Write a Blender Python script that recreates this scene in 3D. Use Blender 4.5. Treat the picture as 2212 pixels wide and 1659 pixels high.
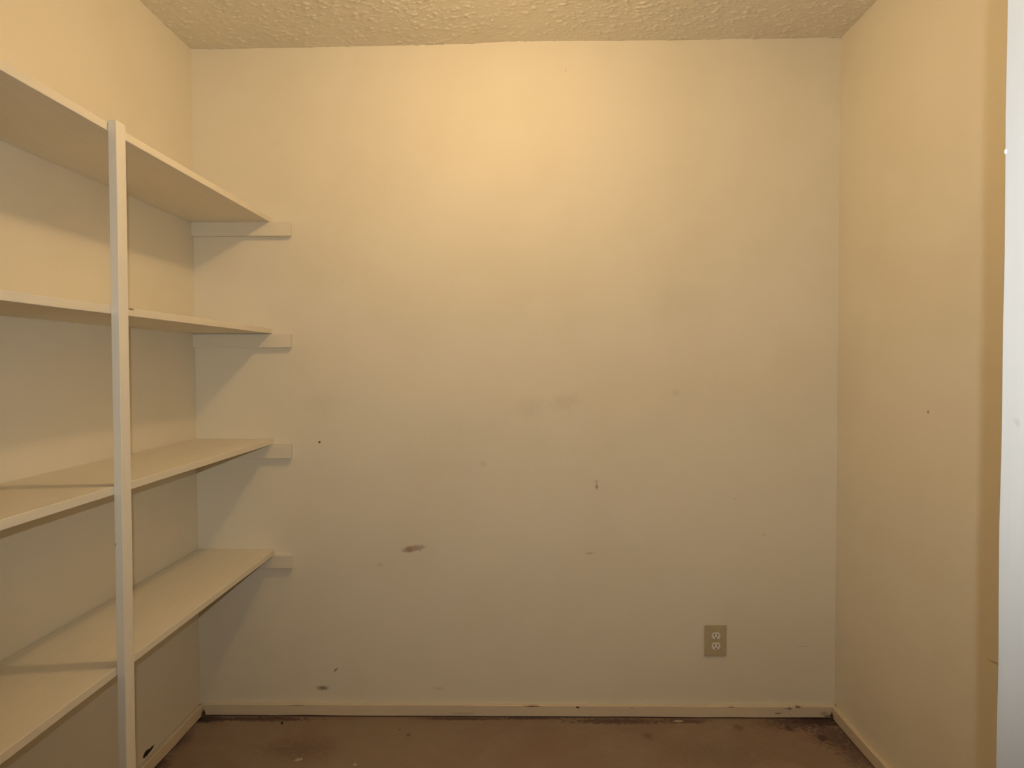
import bpy, bmesh, math
import numpy as np
from mathutils import Vector, Matrix

for o in list(bpy.data.objects):
    bpy.data.objects.remove(o, do_unlink=True)
scene = bpy.context.scene
C = scene.collection

# ------------------------------------------------------------------ camera
# World: back wall is the plane y = 0, the closet runs towards -y, z up, metres.
W_PX, H_PX = 2212.0, 1659.0
F_PX = 1591.56
YAW, PITCH, ROLL = -0.0146, -0.0266, -0.0023
CAM = Vector((0.0, -2.6723, 1.2884))
_fw = Vector((math.sin(YAW) * math.cos(PITCH), math.cos(YAW) * math.cos(PITCH), math.sin(PITCH)))
_rt = Vector((math.cos(YAW), -math.sin(YAW), 0.0))
_up = _rt.cross(_fw)
RT = _rt * math.cos(ROLL) + _up * math.sin(ROLL)
UP = _up * math.cos(ROLL) - _rt * math.sin(ROLL)
FW = _fw
cam_data = bpy.data.cameras.new('camera')
cam_data.sensor_fit = 'HORIZONTAL'
cam_data.sensor_width = 36.0
cam_data.lens = 36.0 * F_PX / W_PX
cam_data.clip_start = 0.02
cam = bpy.data.objects.new('camera', cam_data)
C.objects.link(cam)
cam.matrix_world = Matrix(((RT.x, UP.x, -FW.x, CAM.x),
                           (RT.y, UP.y, -FW.y, CAM.y),
                           (RT.z, UP.z, -FW.z, CAM.z),
                           (0, 0, 0, 1)))
scene.camera = cam


def ray(px, py):
    return FW + RT * ((px - W_PX / 2) / F_PX) - UP * ((py - H_PX / 2) / F_PX)


def on_plane(px, py, axis, value):
    """where the sight line of a pixel meets the wall / floor plane axis = value"""
    d = ray(px, py)
    return CAM + d * ((value - CAM[axis]) / d[axis])


# ------------------------------------------------------------------ world, flash, exposure
world = bpy.data.worlds.new('world')
scene.world = world
world.use_nodes = True
bg = world.node_tree.nodes['Background']
bg.inputs['Color'].default_value = (0.95, 0.97, 1.0, 1)     # dim neutral light of the room outside the door
bg.inputs['Strength'].default_value = 0.01

# the small flash of the hand-held camera the picture was taken with: it sits above and just behind the lens
# and throws the narrow shadow strips beside the door jamb, the post and under the lower shelves
fl = bpy.data.lights.new('camera_flash', 'SPOT')
fl.energy = 46.5
fl.color = (0.97, 1.0, 0.965)
fl.spot_size = math.radians(102.0)
fl.spot_blend = 1.0
fl.shadow_soft_size = 0.0045
flash = bpy.data.objects.new('camera_flash', fl)
C.objects.link(flash)
flash.location = CAM + Vector((0.0, -0.037, 0.060))
flash.scale = (1.35, 1.0, 1.0)        # the reflector throws wider than high
flash.rotation_euler = ray(1150, 660).to_track_quat('-Z', 'Y').to_euler()

BULB_STRENGTH = 328.0
BULB_COLOR = (1.0, 0.675, 0.325)
BULB_POS = Vector((-0.06, -0.90, 2.31))

vs = scene.view_settings
vs.view_transform = 'Standard'
vs.look = 'None'
vs.exposure = 0.0
vs.gamma = 1.0
vs.use_curve_mapping = False

# ------------------------------------------------------------------ room dimensions
XL, XR = -1.1938, 1.1349          # left / right wall
YF = -2.122                       # closet side of the door wall
WT = 0.115                        # its thickness
XS = -0.9095                      # front edge of the shelves
SHELF_Z = (1.8038, 1.4020, 1.0005, 0.5937)   # undersides
SHELF_T = 0.019
POST_Y = -1.0543                  # near face of the post


# ------------------------------------------------------------------ helpers
def tag(o, label=None, cat=None, group=None, kind=None):
    if label: o['label'] = label
    if cat: o['category'] = cat
    if group: o['group'] = group
    if kind: o['kind'] = kind
    return o


def empty(name, loc):
    o = bpy.data.objects.new(name, None)
    o.empty_display_size = 0.1
    o.location = loc
    C.objects.link(o)
    return o


def obj(name, bm, mat, parent=None, loc=(0, 0, 0), smooth=False):
    bm.normal_update()
    bmesh.ops.recalc_face_normals(bm, faces=bm.faces[:])
    me = bpy.data.meshes.new(name)
    bm.to_mesh(me)
    bm.free()
    me.materials.append(mat)
    if smooth:
        for p in me.polygons: p.use_smooth = True
    o = bpy.data.objects.new(name, me)
    C.objects.link(o)
    o.location = loc
    if parent: o.parent = parent
    return o


def add_box(bm, lo, hi, bevel=0.0, seg=2):
    lo, hi = Vector(lo), Vector(hi)
    r = bmesh.ops.create_cube(bm, size=1.0)
    vsl = r['verts']
    for v in vsl:
        v.co = Vector((lo[i] + (v.co[i] + 0.5) * (hi[i] - lo[i]) for i in range(3)))
    if bevel > 0:
        es = list({e for v in vsl for e in v.link_edges})
        bmesh.ops.bevel(bm, geom=es, offset=bevel, segments=seg, affect='EDGES', profile=0.5)


def box_obj(name, lo, hi, mat, parent=None, bevel=0.0, base=None):
    b = Vector(base) if base is not None else Vector((0, 0, 0))
    bm = bmesh.new()
    add_box(bm, Vector(lo) - b, Vector(hi) - b, bevel)
    return obj(name, bm, mat, parent)


def wavy_box(name, lo, hi, mat, axis, n, amp, seed, parent=None, base=None, bevel=0.0012):
    """a long board cut into n lengths with a slight hand-made unevenness"""
    rng = np.random.default_rng(seed)
    b = Vector(base) if base is not None else Vector((0, 0, 0))
    lo, hi = Vector(lo) - b, Vector(hi) - b
    bm = bmesh.new()
    other = [i for i in range(3) if i != axis]
    rings = []
    for k in range(n + 1):
        t = lo[axis] + (hi[axis] - lo[axis]) * k / n
        j = rng.normal(0, amp, 2)
        ring = []
        for (a, c) in ((0, 0), (1, 0), (1, 1), (0, 1)):
            p = [0, 0, 0]
            p[axis] = t
            p[other[0]] = (hi if a else lo)[other[0]] + j[0]
            p[other[1]] = (hi if c else lo)[other[1]] + j[1]
            ring.append(bm.verts.new(p))
        rings.append(ring)
    for k in range(n):
        for i in range(4):
            bm.faces.new((rings[k][i], rings[k][(i + 1) % 4], rings[k + 1][(i + 1) % 4], rings[k + 1][i]))
    bm.faces.new(rings[0])
    bm.faces.new(rings[-1])
    bm.normal_update()
    es = [e for e in bm.edges if len(e.link_faces) == 2 and e.calc_face_angle(0) > 0.8]
    bmesh.ops.bevel(bm, geom=es, offset=bevel, segments=2, affect='EDGES', profile=0.5)
    return obj(name, bm, mat, parent)


# ------------------------------------------------------------------ materials
class NT:
    def __init__(self, name):
        self.mat = bpy.data.materials.new(name)
        self.mat.use_nodes = True
        self.t = self.mat.node_tree
        self.b = self.t.nodes['Principled BSDF']
        self.pos = self.t.nodes.new('ShaderNodeNewGeometry').outputs['Position']

    def n(self, typ, **kw):
        nd = self.t.nodes.new(typ)
        for k, v in kw.items(): setattr(nd, k, v)
        return nd

    def link(self, a, b): self.t.links.new(a, b)

    def noise(self, scale, detail=3.0, rough=0.5, dist=0.0, vec=None):
        nd = self.n('ShaderNodeTexNoise')
        nd.inputs['Scale'].default_value = scale
        nd.inputs['Detail'].default_value = detail
        nd.inputs['Roughness'].default_value = rough
        nd.inputs['Distortion'].default_value = dist
        self.link(vec if vec is not None else self.pos, nd.inputs['Vector'])
        return nd.outputs['Fac']

    def math(self, op, a, b=None, clamp=False):
        nd = self.n('ShaderNodeMath', operation=op, use_clamp=clamp)
        for i, v in enumerate((a, b)):
            if v is None: continue
            if isinstance(v, (int, float)): nd.inputs[i].default_value = v
            else: self.link(v, nd.inputs[i])
        return nd.outputs[0]

    def ramp(self, fac, lo, hi, a=0.0, b=1.0):
        nd = self.n('ShaderNodeMapRange', interpolation_type='SMOOTHSTEP')
        self.link(fac, nd.inputs['Value'])
        for k, v in (('From Min', lo), ('From Max', hi), ('To Min', a), ('To Max', b)):
            nd.inputs[k].default_value = v
        return nd.outputs['Result']

    def mix(self, fac, a, b):
        nd = self.n('ShaderNodeMix', data_type='RGBA')
        if isinstance(fac, (int, float)): nd.inputs['Factor'].default_value = fac
        else: self.link(fac, nd.inputs['Factor'])
        for s, v in ((nd.inputs[6], a), (nd.inputs[7], b)):
            if isinstance(v, tuple): s.default_value = (*v, 1)
            else: self.link(v, s)
        return nd.outputs[2]

    def mark(self, col, center, size, color, strength, rot=(0, 0, 0), edge=0.55, grain=160.0, wob=0.5):
        """a smudge, stain, scuff, chipped spot or painted gap shade: a ragged ellipsoid round a point of the surface"""
        m = self.n('ShaderNodeMapping', vector_type='TEXTURE')
        m.inputs['Location'].default_value = center
        m.inputs['Rotation'].default_value = rot
        m.inputs['Scale'].default_value = size
        self.link(self.pos, m.inputs['Vector'])
        ln = self.n('ShaderNodeVectorMath', operation='LENGTH')
        self.link(m.outputs[0], ln.inputs[0])
        nz = self.noise(grain, 3.0, 0.6)
        d = self.math('ADD', ln.outputs['Value'], self.math('MULTIPLY', self.math('SUBTRACT', nz, 0.5), wob * 2))
        f = self.ramp(d, edge, 1.0, strength, 0.0)
        return self.mix(f, col, color)

    def finish(self, col, rough=0.6, spec=0.4, bumps=()):
        if isinstance(col, tuple): self.b.inputs['Base Color'].default_value = (*col, 1)
        else: self.link(col, self.b.inputs['Base Color'])
        if isinstance(rough, (int, float)): self.b.inputs['Roughness'].default_value = rough
        else: self.link(rough, self.b.inputs['Roughness'])
        self.b.inputs['Specular IOR Level'].default_value = spec
        nrm = None
        for h, strength, distance in bumps:
            bp = self.n('ShaderNodeBump')
            bp.inputs['Strength'].default_value = strength
            bp.inputs['Distance'].default_value = distance
            self.link(h, bp.inputs['Height'])
            if nrm is not None: self.link(nrm, bp.inputs['Normal'])
            nrm = bp.outputs[0]
        if nrm is not None: self.link(nrm, self.b.inputs['Normal'])
        return self.mat


WALL = (0.80, 0.745, 0.62)
WALL_B = (0.775, 0.715, 0.585)


def wall_base(nt):
    lo = nt.noise(2.2, 3.0, 0.55)
    return nt.mix(nt.ramp(lo, 0.40, 0.66), WALL, WALL_B)


def wall_bumps(nt):
    return [(nt.noise(260.0, 2.0, 0.5), 0.16, 0.002), (nt.noise(14.0, 2.0, 0.5), 0.05, 0.012)]


def back_pt(px, py): return tuple(on_plane(px, py, 1, 0.0))


PXM = 2.6723 / F_PX               # metres per pixel on the back wall


def mat_wall_back():
    nt = NT('cream_wall_paint_scuffed')
    c = wall_base(nt)
    brown, grey, dark = (0.34, 0.22, 0.16), (0.50, 0.42, 0.35), (0.09, 0.065, 0.05)
    for px, py, sx, sy, col, st, ang, ed, gr, wb in (
            (893, 1185, 34, 9, brown, 0.62, 8, 0.45, 110, 0.55),      # broad brown scuff
            (884, 1187, 14, 9, brown, 0.55, 8, 0.3, 150, 0.6),
            (1289, 1051, 5, 8, brown, 0.75, 0, 0.2, 200, 0.5),        # drip mark
            (1288, 1040, 7, 6, brown, 0.35, 0, 0.2, 200, 0.8),
            (1274, 1195, 14, 2.2, brown, 0.45, 0, 0.3, 200, 0.5),
            (690, 955, 3.2, 3.2, dark, 0.95, 0, 0.6, 100, 0.1),       # nail hole
            (697, 1486, 18, 7, (0.16, 0.14, 0.09), 0.8, 0, 0.2, 260, 0.9),
            (725, 1447, 9, 2.6, (0.16, 0.12, 0.08), 0.8, 42, 0.3, 200, 0.4),
            (948, 1487, 18, 5, grey, 0.35, 0, 0.2, 200, 0.9),
            (1222, 868, 46, 26, (0.60, 0.51, 0.43), 0.30, 5, 0.1, 40, 0.6),
            (1140, 880, 60, 34, (0.62, 0.54, 0.46), 0.25, 0, 0.1, 40, 0.6),
            (1045, 1002, 12, 10, brown, 0.16, 0, 0.1, 90, 0.6),
            (1460, 848, 14, 12, grey, 0.22, 0, 0.1, 90, 0.6),
            (1650, 1155, 6, 4, brown, 0.22, 0, 0.1, 120, 0.6),
            (1222, 153, 4, 5, brown, 0.25, 0, 0.1, 120, 0.4),
            (822, 1220, 10, 5, grey, 0.35, 0, 0.1, 160, 0.8),
            (1588, 1078, 4, 3, brown, 0.25, 0, 0.1, 160, 0.4),
            (1735, 1397, 30, 1.2, (0.42, 0.30, 0.20), 0.35, 0, 0.3, 160, 0.5),
            (690, 870, 70, 26, (0.62, 0.55, 0.46), 0.16, 0, 0.1, 30, 0.6),
            (1490, 655, 90, 70, (0.66, 0.58, 0.47), 0.22, 0, 0.1, 30, 0.6)):
        p = back_pt(px, py)
        c = nt.mark(c, p, (sx * PXM, 0.02, sy * PXM), col, st, (0, -math.radians(ang), 0), ed, gr, wb)
    return nt.finish(c, 0.62, 0.30, wall_bumps(nt))


def mat_wall_side(name, marks):
    nt = NT(name)
    c = wall_base(nt)
    for p, size, col, st, rot, ed, gr, wb in marks:
        c = nt.mark(c, tuple(p), size, col, st, rot, ed, gr, wb)
    return nt.finish(c, 0.62, 0.30, wall_bumps(nt))


def mat_ceiling():
    nt = NT('glossy_cream_ceiling_paint')
    c = nt.mix(nt.ramp(nt.noise(3.0), 0.4, 0.65), (0.80, 0.745, 0.63), (0.77, 0.71, 0.59))
    return nt.finish(c, 0.28, 0.5, [(nt.noise(420.0, 2.0, 0.5), 0.12, 0.0015)])


def mat_trim(name, color, rough=0.45, marks=(), streak=(1, 1, 1)):
    """brushed paint on wood"""
    nt = NT(name)
    mp = nt.n('ShaderNodeMapping')
    mp.inputs['Scale'].default_value = streak
    nt.link(nt.pos, mp.inputs['Vector'])
    s = nt.noise(60.0, 4.0, 0.6, 0.2, mp.outputs[0])
    dark = tuple(v * 0.965 for v in color)
    c = nt.mix(nt.ramp(s, 0.35, 0.7), color, dark)
    for p, size, col, st, rot, ed, gr, wb in marks:
        c = nt.mark(c, tuple(p), size, col, st, rot, ed, gr, wb)
    return nt.finish(c, rough, 0.4, [(s, 0.05, 0.001), (nt.noise(300.0, 2.0), 0.06, 0.001)])


def mat_floor():
    nt = NT('stained_brown_subfloor')
    a = nt.noise(3.2, 5.0, 0.6, 0.6)
    b = nt.noise(11.0, 5.0, 0.65, 0.4)
    d = nt.noise(46.0, 5.0, 0.7)
    c = nt.mix(nt.ramp(a, 0.38, 0.64), FLOOR_A, FLOOR_B)
    c = nt.mix(nt.math('MULTIPLY', nt.ramp(b, 0.48, 0.72), 0.55), c, FLOOR_C)
    c = nt.mix(nt.math('MULTIPLY', nt.ramp(d, 0.62, 0.82), 0.35), c, (0.06, 0.035, 0.03))
    c = nt.mix(nt.math('MULTIPLY', nt.ramp(d, 0.38, 0.22), 0.3), c, (0.30, 0.20, 0.13))
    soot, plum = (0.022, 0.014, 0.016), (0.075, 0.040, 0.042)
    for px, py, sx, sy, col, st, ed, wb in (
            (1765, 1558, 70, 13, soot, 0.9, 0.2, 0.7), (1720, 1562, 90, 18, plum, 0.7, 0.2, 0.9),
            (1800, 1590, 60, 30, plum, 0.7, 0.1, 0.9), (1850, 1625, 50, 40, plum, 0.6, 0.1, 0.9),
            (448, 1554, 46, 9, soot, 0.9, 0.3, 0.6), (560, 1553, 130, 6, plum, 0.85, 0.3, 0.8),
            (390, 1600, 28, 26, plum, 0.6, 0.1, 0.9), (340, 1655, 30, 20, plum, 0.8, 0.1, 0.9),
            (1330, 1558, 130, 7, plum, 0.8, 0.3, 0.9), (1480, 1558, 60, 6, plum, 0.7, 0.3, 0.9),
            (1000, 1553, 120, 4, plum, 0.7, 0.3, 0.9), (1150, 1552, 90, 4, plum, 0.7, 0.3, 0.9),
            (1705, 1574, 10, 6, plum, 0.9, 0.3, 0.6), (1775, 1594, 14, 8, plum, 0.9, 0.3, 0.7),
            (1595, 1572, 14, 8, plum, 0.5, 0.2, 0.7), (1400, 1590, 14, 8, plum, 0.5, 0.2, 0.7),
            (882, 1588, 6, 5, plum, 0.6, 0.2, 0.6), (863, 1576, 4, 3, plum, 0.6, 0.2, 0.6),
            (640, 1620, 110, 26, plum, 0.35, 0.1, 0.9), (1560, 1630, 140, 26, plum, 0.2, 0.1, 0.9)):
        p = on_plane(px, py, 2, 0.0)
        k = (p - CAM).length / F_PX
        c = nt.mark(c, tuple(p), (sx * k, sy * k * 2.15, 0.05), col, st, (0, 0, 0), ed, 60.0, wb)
    return nt.finish(c, nt.ramp(b, 0.3, 0.7, 0.5, 0.75), 0.35,
                     [(d, 0.25, 0.004), (nt.noise(190.0, 3.0), 0.2, 0.0015)])


FLOOR_A = (0.272, 0.208, 0.156)
FLOOR_B = (0.255, 0.172, 0.130)
FLOOR_C = (0.308, 0.243, 0.174)

def left_streak(p0, p1, half, st=1.0):
    """a streak on the left wall between two sight lines"""
    a, b = on_plane(*p0, 0, XL), on_plane(*p1, 0, XL)
    d = b - a
    return ((a + b) / 2, (0.03, d.length / 2 * 1.25, half), (0.015, 0.013, 0.012), st,
            (math.atan2(d.z, d.y), 0, 0), 0.65, 90, 0.3)


M_back = mat_wall_back()
M_left = mat_wall_side('cream_wall_paint_gouged', [left_streak((313, 1633), (333, 1610), 0.0075),
                                                   left_streak((309, 1636), (323, 1620), 0.0115),
                                                   left_streak((428, 1527), (437, 1517), 0.004, 0.8)])
M_right = mat_wall_side('cream_wall_paint_right', [
    (on_plane(2005, 890, 0, XR), (0.02, 0.008, 0.007), (0.28, 0.15, 0.08), 0.85, (math.radians(-30), 0, 0), 0.2, 160, 0.4),
    (on_plane(2150, 1432, 0, XR), (0.02, 0.045, 0.004), (0.40, 0.24, 0.13), 0.6, (math.radians(-8), 0, 0), 0.2, 160, 0.5),
    (on_plane(1803, 1523, 0, XR), (0.02, 0.022, 0.014), (0.26, 0.19, 0.11), 0.7, (0, 0, 0), 0.2, 120, 0.7)])
M_front = mat_wall_side('cream_wall_paint_front', [])
M_ceil = mat_ceiling()
M_floor = mat_floor()
PAINT = (0.80, 0.745, 0.63)
chip_and_gap_shade = (0.085, 0.042, 0.026)
M_shelf = mat_trim('cream_shelf_paint', PAINT, 0.5, [
    (on_plane(283, 668, 0, XS), (0.014, 0.018, 0.0042), (0.30, 0.16, 0.09), 0.9, (0, 0, 0), 0.3, 160, 0.3)], (1, 0.12, 1))
M_post = mat_trim('cream_post_paint', (0.85, 0.81, 0.72), 0.5, [
    (on_plane(260, 968, 0, XS + 0.019), (0.01, 0.005, 0.0075), chip_and_gap_shade, 0.85, (math.radians(20), 0, 0), 0.3, 220, 0.4),
    (on_plane(248, 1177, 1, POST_Y), (0.004, 0.01, 0.006), chip_and_gap_shade, 0.8, (0, 0, 0), 0.3, 220, 0.4)], (1, 1, 0.12))
M_cleat = mat_trim('cream_cleat_paint', (0.775, 0.715, 0.59), 0.5, (), (0.12, 1, 1))
bb_marks = []
for px, py, sx, sy, st in ((1150, 1526, 24, 2.0, 0.9), (1248, 1528, 6, 3, 1.0), (1724, 1528, 9, 2.2, 0.9), (1702, 1531, 14, 2, 0.5),
                           (1681, 1541, 10, 2.2, 0.65), (1580, 1528, 9, 2, 0.6), (1780, 1541, 12, 6, 0.4), (1790, 1547, 14, 4, 0.7),
                           (453, 1519, 5, 2.5, 0.9), (463, 1517, 3, 2, 0.9), (434, 1519, 6, 4, 0.9), (640, 1524, 24, 2, 0.35),
                           (1000, 1541, 40, 2.5, 0.25), (440, 1541, 5, 11, 1.0), (1796, 1545, 4, 9, 0.9), (1706, 1531, 5, 5, 0.5), (1365, 1530, 8, 2, 0.3), (1133, 1522, 2.5, 4, 0.5)):  # tall marks in the two corners paint the gap shadow of the board joints
    bb_marks.append((on_plane(px, py, 1, -0.017), (sx * PXM, 0.025, sy * PXM), chip_and_gap_shade, st, (0, 0, 0), 0.35, 220, 0.5))
M_base = mat_trim('worn_cream_baseboard_paint', (0.71, 0.61, 0.46), 0.55, bb_marks, (0.15, 0.15, 1))
M_white = mat_trim('white_door_jamb_paint', (0.60, 0.60, 0.605), 0.4, [
    (on_plane(2198, 912, 0, 0.355), (0.02, 0.006, 0.0035), (0.5, 0.44, 0.42), 0.6, (math.radians(35), 0, 0), 0.2, 200, 0.5)],
    (1, 1, 0.1))


def plain(name, color, rough=0.4, spec=0.5):
    nt = NT(name)
    n = nt.noise(90.0, 2.0)
    c = nt.mix(nt.ramp(n, 0.35, 0.7), color, tuple(v * 0.94 for v in color))
    return nt.finish(c, rough, spec)


M_plate = plain('tan_plastic', (0.52, 0.44, 0.28), 0.45)
M_recept = plain('white_plastic', (0.82, 0.78, 0.72), 0.35)
M_slot = plain('dark_slot', (0.02, 0.014, 0.01), 0.8, 0.1)
M_porcelain = plain('white_porcelain', (0.8, 0.79, 0.75), 0.25)
M_brass = plain('brass_cap', (0.6, 0.45, 0.2), 0.35)
M_flake = plain('pale_paint_flake', (0.46, 0.38, 0.28), 0.6)
M_crumb = plain('dark_crumb', (0.035, 0.02, 0.018), 0.8)
nt = NT('lit_bulb_glass')
nt.b.inputs['Base Color'].default_value = (0.9, 0.88, 0.82, 1)
nt.b.inputs['Emission Color'].default_value = (*BULB_COLOR, 1)
nt.b.inputs['Emission Strength'].default_value = BULB_STRENGTH
M_bulb = nt.mat


# ------------------------------------------------------------------ shell
def shell(name, lo, hi, mat):
    return tag(box_obj(name, lo, hi, mat), kind='structure')


TOP = 2.56
JR = (CAM + ray(2165, 800) * (0.55 / ray(2165, 800).y)).x      # right jamb face, on the sight line of its far edge
JL = JR - 0.773                                                # a 30 inch doorway
HEAD = 2.03
shell('floor', (-2.2, -4.0, -0.06), (2.2, 0.0, 0.0), M_floor)
shell('wall_back', (XL - 0.1, 0.0, -0.06), (XR + 0.1, 0.1, TOP), M_back)
shell('wall_left', (XL - 0.1, YF, 0.0), (XL, 0.0, TOP), M_left)
shell('wall_right', (XR, YF, 0.0), (XR + 0.1, 0.0, TOP), M_right)
bm = bmesh.new()
LIN = 0.019
add_box(bm, (-2.2, YF - WT, 0.0), (JL - LIN, YF, TOP))
add_box(bm, (JR + LIN, YF - WT, 0.0), (2.2, YF, TOP))
add_box(bm, (JL - LIN, YF - WT, HEAD + LIN), (JR + LIN, YF, TOP))
tag(obj('wall_front', bm, M_front), kind='structure')

# ceiling: sprayed and knocked-down plaster, every blob real relief
xs = np.arange(XL - 0.02, XR + 0.0235, 0.0035)
ys = np.concatenate([np.arange(0.012, -0.72, -0.003), np.arange(-0.723, YF - 0.02, -0.0065)])
rng = np.random.default_rng(7)
prof = [(416, 106), (560, 103.6), (700, 101.5), (880, 98.5), (971, 96), (1060, 92.3), (1095, 89.4), (1200, 88), (1384, 87), (1500, 86), (1700, 83.6), (1818, 81)]
pp = [on_plane(a, b, 1, 0.0) for a, b in prof]
base = np.interp(xs, [p.x for p in pp], [p.z for p in pp])
base = np.convolve(np.pad(base, 9, mode='edge'), np.ones(19) / 19, 'valid')
hf = np.zeros((len(ys), len(xs)))
NB = 36000
bx = rng.uniform(xs[0], xs[-1], NB); by = rng.uniform(ys[-1], 0.0, NB)
# the spray thins out near the edges and clusters in drifts
cl = np.sin(bx * 7.1 + 1.3) * np.sin(by * 9.3 + 0.4) + 0.6 * np.sin(bx * 17.0 + by * 13.0)
keep = rng.uniform(-3.4, 2.4, NB) < cl
bx, by = bx[keep], by[keep]
for k in range(len(bx)):
    big = rng.uniform() < 0.16
    a = rng.uniform(0.0055, 0.011) if big else rng.uniform(0.0026, 0.0058)
    b_ = a * rng.uniform(0.4, 0.8)
    hgt = (rng.uniform(0.0019, 0.0039) if big else rng.uniform(0.0009, 0.0023))
    th = rng.uniform(0, math.pi)
    R = 2.2 * a
    i0, i1 = np.searchsorted(xs, (bx[k] - R, bx[k] + R))
    j0 = np.searchsorted(-ys, -(by[k] + R)); j1 = np.searchsorted(-ys, -(by[k] - R))
    if i1 <= i0 or j1 <= j0: continue
    gx, gy = np.meshgrid(xs[i0:i1] - bx[k], ys[j0:j1] - by[k])
    u = (gx * math.cos(th) + gy * math.sin(th)) / a
    v = (-gx * math.sin(th) + gy * math.cos(th)) / b_
    q = hgt * np.minimum(1.0, 1.5 * np.exp(-(u * u + v * v)))
    hf[j0:j1, i0:i1] = np.maximum(hf[j0:j1, i0:i1], q)
for f1, f2, ph, am in ((5, 3, 0.3, 0.0012), (11, 8, 1.7, 0.0006), (23, 19, 4.0, 0.0004)):
    hf += am * np.sin(xs * f1 + ph)[None, :] * np.cos(ys * f2 + ph)[:, None]
hf += rng.normal(0, 0.00007, hf.shape)
GX, GY = np.meshgrid(xs, ys)
Z = base[None, :] - hf
ny, nx = GX.shape
co = np.stack([GX, GY, Z], -1).reshape(-1, 3).astype(np.float32)
idx = np.arange(ny * nx).reshape(ny, nx)
quads = np.stack([idx[:-1, :-1], idx[:-1, 1:], idx[1:, 1:], idx[1:, :-1]], -1).reshape(-1, 4).astype(np.int32)
me = bpy.data.meshes.new('ceiling')
me.vertices.add(len(co)); me.vertices.foreach_set('co', co.ravel())
me.loops.add(quads.size); me.loops.foreach_set('vertex_index', quads.ravel())
me.polygons.add(len(quads))
me.polygons.foreach_set('loop_start', np.arange(0, quads.size, 4, dtype=np.int32))
me.polygons.foreach_set('use_smooth', np.ones(len(quads), dtype=bool))
me.update(calc_edges=True)
me.validate()
me.materials.append(M_ceil)
ceil = bpy.data.objects.new('ceiling', me)
C.objects.link(ceil)
tag(ceil, kind='structure')

# baseboards: plain 1x2 strips, nailed up a few millimetres clear of the bare floor
BT, BH, GAP = 0.017, 0.044, 0.004
tag(wavy_box('baseboard_back', (XL, -BT, GAP), (XR, 0.0, BH), M_base, 0, 24, 0.0005, 3, bevel=0.002), kind='structure')
tag(wavy_box('baseboard_left', (XL, YF, GAP), (XL + BT, -BT - 0.001, BH), M_base, 1, 20, 0.0006, 4, bevel=0.002), kind='structure')
tag(wavy_box('baseboard_right', (XR - BT, YF, GAP), (XR, -BT - 0.001, BH), M_base, 1, 20, 0.0006, 5, bevel=0.002), kind='structure')

# door frame in the front wall
door = tag(empty('door_1', ((JL + JR) / 2, YF - WT / 2, 0.0)), kind='structure')
db = door.location.copy()
jr = wavy_box('jamb', (JR, YF - WT - 0.001, 0.0), (JR + LIN, YF + 0.001, HEAD), M_white, 2, 40, 0.00025, 11, door, db, 0.0015)
wavy_box('jamb', (JL - LIN, YF - WT - 0.001, 0.0), (JL, YF + 0.001, HEAD), M_white, 2, 40, 0.00025, 12, door, db, 0.0015)
wavy_box('head_jamb', (JL - LIN, YF - WT - 0.001, HEAD), (JR + LIN, YF + 0.001, HEAD + LIN), M_white, 0, 10, 0.0002, 13, door, db, 0.0015)
for lo, hi in (((JR + 0.006, YF - WT - 0.017, 0.0), (JR + 0.063, YF - WT - 0.0005, HEAD + 0.063)),
               ((JL - 0.063, YF - WT - 0.017, 0.0), (JL - 0.006, YF - WT - 0.0005, HEAD + 0.063)),
               ((JL - 0.006, YF - WT - 0.017, HEAD + 0.006), (JR + 0.006, YF - WT - 0.0005, HEAD + 0.063))):
    box_obj('casing', lo, hi, M_white, door, 0.003, db)
# a bead of dried paint on the arris of the right jamb
bm = bmesh.new()
bmesh.ops.create_icosphere(bm, subdivisions=2, radius=1.0)
pb = on_plane(2169, 328, 1, YF)
for v in bm.verts:
    v.co = Vector((v.co.x * 0.0012, v.co.y * 0.0014, v.co.z * 0.0022)) + Vector((JR, YF - 0.0006, pb.z)) - db
obj('paint_bead', bm, M_white, door, smooth=True)

# ------------------------------------------------------------------ built-in shelves
unit = tag(empty('wall_shelf_unit', (XL, -1.06, 0.0)),
           'cream painted built-in shelves with four boards along the left wall', 'shelves')
ub = unit.location.copy()
for k, z in enumerate(SHELF_Z):
    wavy_box('shelf', (XL + 0.001, YF + 0.001, z), (XS, -0.001, z + SHELF_T), M_shelf, 1, 14, 0.00025, 20 + k, unit, ub, 0.0014)
wavy_box('post', (XS + 0.0003, POST_Y, 0.0), (XS + 0.0188, POST_Y + 0.0385, SHELF_Z[0] + SHELF_T + 0.004), M_post, 2, 16, 0.00012, 31, unit, ub, 0.0012)
for k, (ca, cb_, cc) in enumerate(((627, 480, 509), (628, 722.5, 750), (629, 960, 990), (631, 1204, 1228))):
    e = on_plane(ca, cc, 1, -0.020)
    gap = (0.0005, 0.0025, 0.0005, 0.0005)[k]
    z1 = SHELF_Z[k] - gap
    wavy_box('cleat', (XL + 0.0005, -0.020, e.z), (e.x, -0.0003, z1), M_cleat, 0, 5, 0.0001, 40 + k, unit, ub, 0.0005)

# ------------------------------------------------------------------ outlet
oc = on_plane(1545, 1383, 1, 0.0)
outlet = tag(empty('wall_outlet', oc), 'tan wall plate with two white sockets low on the back wall', 'outlet')
bm = bmesh.new()
add_box(bm, (-0.0400, -0.0055, -0.0572), (0.0400, -0.0002, 0.0572), 0.0028, 3)
obj('cover_plate', bm, M_plate, outlet)


def socket_outline(r, hh, n=14):
    a = math.asin(hh / r)
    pts = []
    for s in (0, 1):
        for i in range(n + 1):
            t = -a + 2 * a * i / n + s * math.pi
            pts.append((r * math.cos(t), r * math.sin(t)))
    return pts


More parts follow.
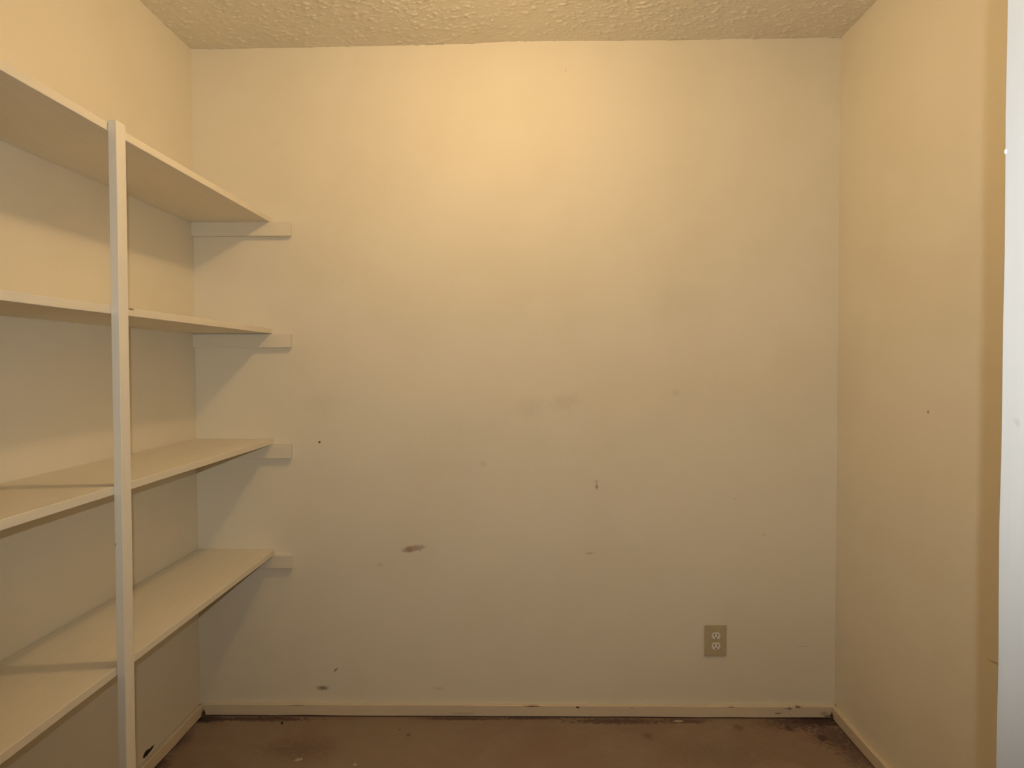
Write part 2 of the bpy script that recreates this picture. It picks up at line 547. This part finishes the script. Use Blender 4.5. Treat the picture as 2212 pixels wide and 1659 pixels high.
def prism(bm, pts, y0, y1, bevel=0.0):
    f = [bm.verts.new((x, y0, z)) for x, z in pts]
    b = [bm.verts.new((x, y1, z)) for x, z in pts]
    top = bm.faces.new(f)
    bm.faces.new(list(reversed(b)))
    n = len(pts)
    for i in range(n):
        bm.faces.new((f[i], b[i], b[(i + 1) % n], f[(i + 1) % n]))
    if bevel:
        bmesh.ops.bevel(bm, geom=list(top.edges), offset=bevel, segments=2, affect='EDGES', profile=0.5)


for sgn in (1, -1):
    zc = 0.0188 * sgn - 0.0005
    bm = bmesh.new()
    prism(bm, [(x + 0.0012, z + zc) for x, z in socket_outline(0.0160, 0.0125)], -0.0072, -0.004, 0.0006)
    rc = obj('receptacle', bm, M_recept, outlet)
    tag(rc, 'white plastic socket face')
    for sx_, hh in ((-0.0066, 0.0046), (0.0062, 0.0037)):
        bm = bmesh.new()
        add_box(bm, (0.0012 + sx_ - 0.0013, -0.00745, zc + 0.0030 - hh), (0.0012 + sx_ + 0.0013, -0.0066, zc + 0.0030 + hh))
        obj('slot', bm, M_slot, rc)
    bm = bmesh.new()
    prism(bm, [(0.0012 + 0.0026 * math.cos(t), zc - 0.0072 + (0.0026 * math.sin(t) if math.sin(t) < 0 else 0.0018 * math.sin(t)))
               for t in [i * math.tau / 14 for i in range(14)]], -0.00745, -0.0066)
    obj('ground_hole', bm, M_slot, rc)
bm = bmesh.new()
prism(bm, [(0.0008 + 0.0024 * math.cos(i * math.tau / 14), -0.0005 + 0.0024 * math.sin(i * math.tau / 14)) for i in range(14)], -0.0063, -0.005, 0.0004)
obj('screw', bm, M_plate, outlet)

# ------------------------------------------------------------------ ceiling lamp (just above the picture, it lights the closet)
CZ = float(np.interp(BULB_POS.x, xs, base)) - 0.003
lamp = tag(empty('ceiling_light', (BULB_POS.x, BULB_POS.y, CZ)), 'bare warm light bulb in a round white porcelain ceiling holder', 'ceiling light')


def lathe(bm, prof, n=40):
    rings = []
    for r, z in prof:
        rings.append([bm.verts.new((r * math.cos(i * math.tau / n), r * math.sin(i * math.tau / n), z)) for i in range(n)] if r > 1e-6
                     else [bm.verts.new((0, 0, z))])
    for a, b in zip(rings, rings[1:]):
        for i in range(n):
            j = (i + 1) % n
            if len(a) == 1 and len(b) == 1: continue
            if len(a) == 1: bm.faces.new((a[0], b[j], b[i]))
            elif len(b) == 1: bm.faces.new((a[i], a[j], b[0]))
            else: bm.faces.new((a[i], a[j], b[j], b[i]))


bm = bmesh.new()
lathe(bm, [(0, 0.004), (0.058, 0.004), (0.058, -0.008), (0.052, -0.016), (0.034, -0.024), (0.026, -0.036), (0.024, -0.046), (0.0155, -0.047), (0.015, -0.030), (0, -0.030)])
obj('lamp_holder', bm, M_porcelain, lamp, smooth=True)
zb = BULB_POS.z - CZ
bm = bmesh.new()
lathe(bm, [(0, -0.032), (0.0130, -0.034), (0.0132, -0.056), (0.0140, -0.058), (0, -0.058)])
obj('bulb_cap', bm, M_brass, lamp, smooth=True)
bm = bmesh.new()
pr = [(0.0, zb - 0.030)]
for i in range(1, 15):
    t = -math.pi / 2 + i * math.radians(140) / 14
    pr.append((0.030 * math.cos(t), zb + 0.030 * math.sin(t)))
pr += [(0.0155, zb + 0.036), (0.0135, zb + 0.050), (0.0130, -0.0585), (0, -0.0585)]
lathe(bm, pr)
obj('bulb', bm, M_bulb, lamp, smooth=True)


# ------------------------------------------------------------------ scraps on the floor
def scrap(name, px, py, w, d, h, ang, seed, mat, label, cat):
    rng = np.random.default_rng(seed)
    p = on_plane(px, py, 2, 0.0)
    bm = bmesh.new()
    n = 11
    pts = []
    for i in range(n):
        t = i * math.tau / n
        r = rng.uniform(0.65, 1.0)
        x, y = w * r * math.cos(t), d * r * math.sin(t)
        pts.append((x * math.cos(ang) - y * math.sin(ang), x * math.sin(ang) + y * math.cos(ang)))
    lo = [bm.verts.new((x, y, 0.0)) for x, y in pts]
    hi = [bm.verts.new((x * 0.8, y * 0.8, h * rng.uniform(0.6, 1.0))) for x, y in pts]
    ct = bm.verts.new((0, 0, h))
    bm.faces.new(list(reversed(lo)))
    for i in range(n):
        j = (i + 1) % n
        bm.faces.new((lo[i], lo[j], hi[j], hi[i]))
        bm.faces.new((hi[i], hi[j], ct))
    o = obj(name, bm, mat, loc=p)
    return tag(o, label, cat)


scrap('paint_flake', 645, 1641, 0.016, 0.009, 0.0018, 0.35, 1, M_flake, 'pale paint flake on the brown floor, nearest the shelves', 'paint flake')
scrap('paint_flake', 767, 1652, 0.009, 0.011, 0.0018, 0.1, 2, M_flake, 'small pale paint flake at the bottom edge of the brown floor', 'paint flake')
scrap('paint_flake', 1466, 1558, 0.026, 0.007, 0.0022, 0.0, 3, M_flake, 'long tan paint flake by the baseboard below the outlet', 'paint flake')
scrap('floor_crumb', 609, 1563, 0.0055, 0.0075, 0.006, 0.5, 4, M_crumb, 'dark crumb on the floor near the left end of the back baseboard', 'crumb')
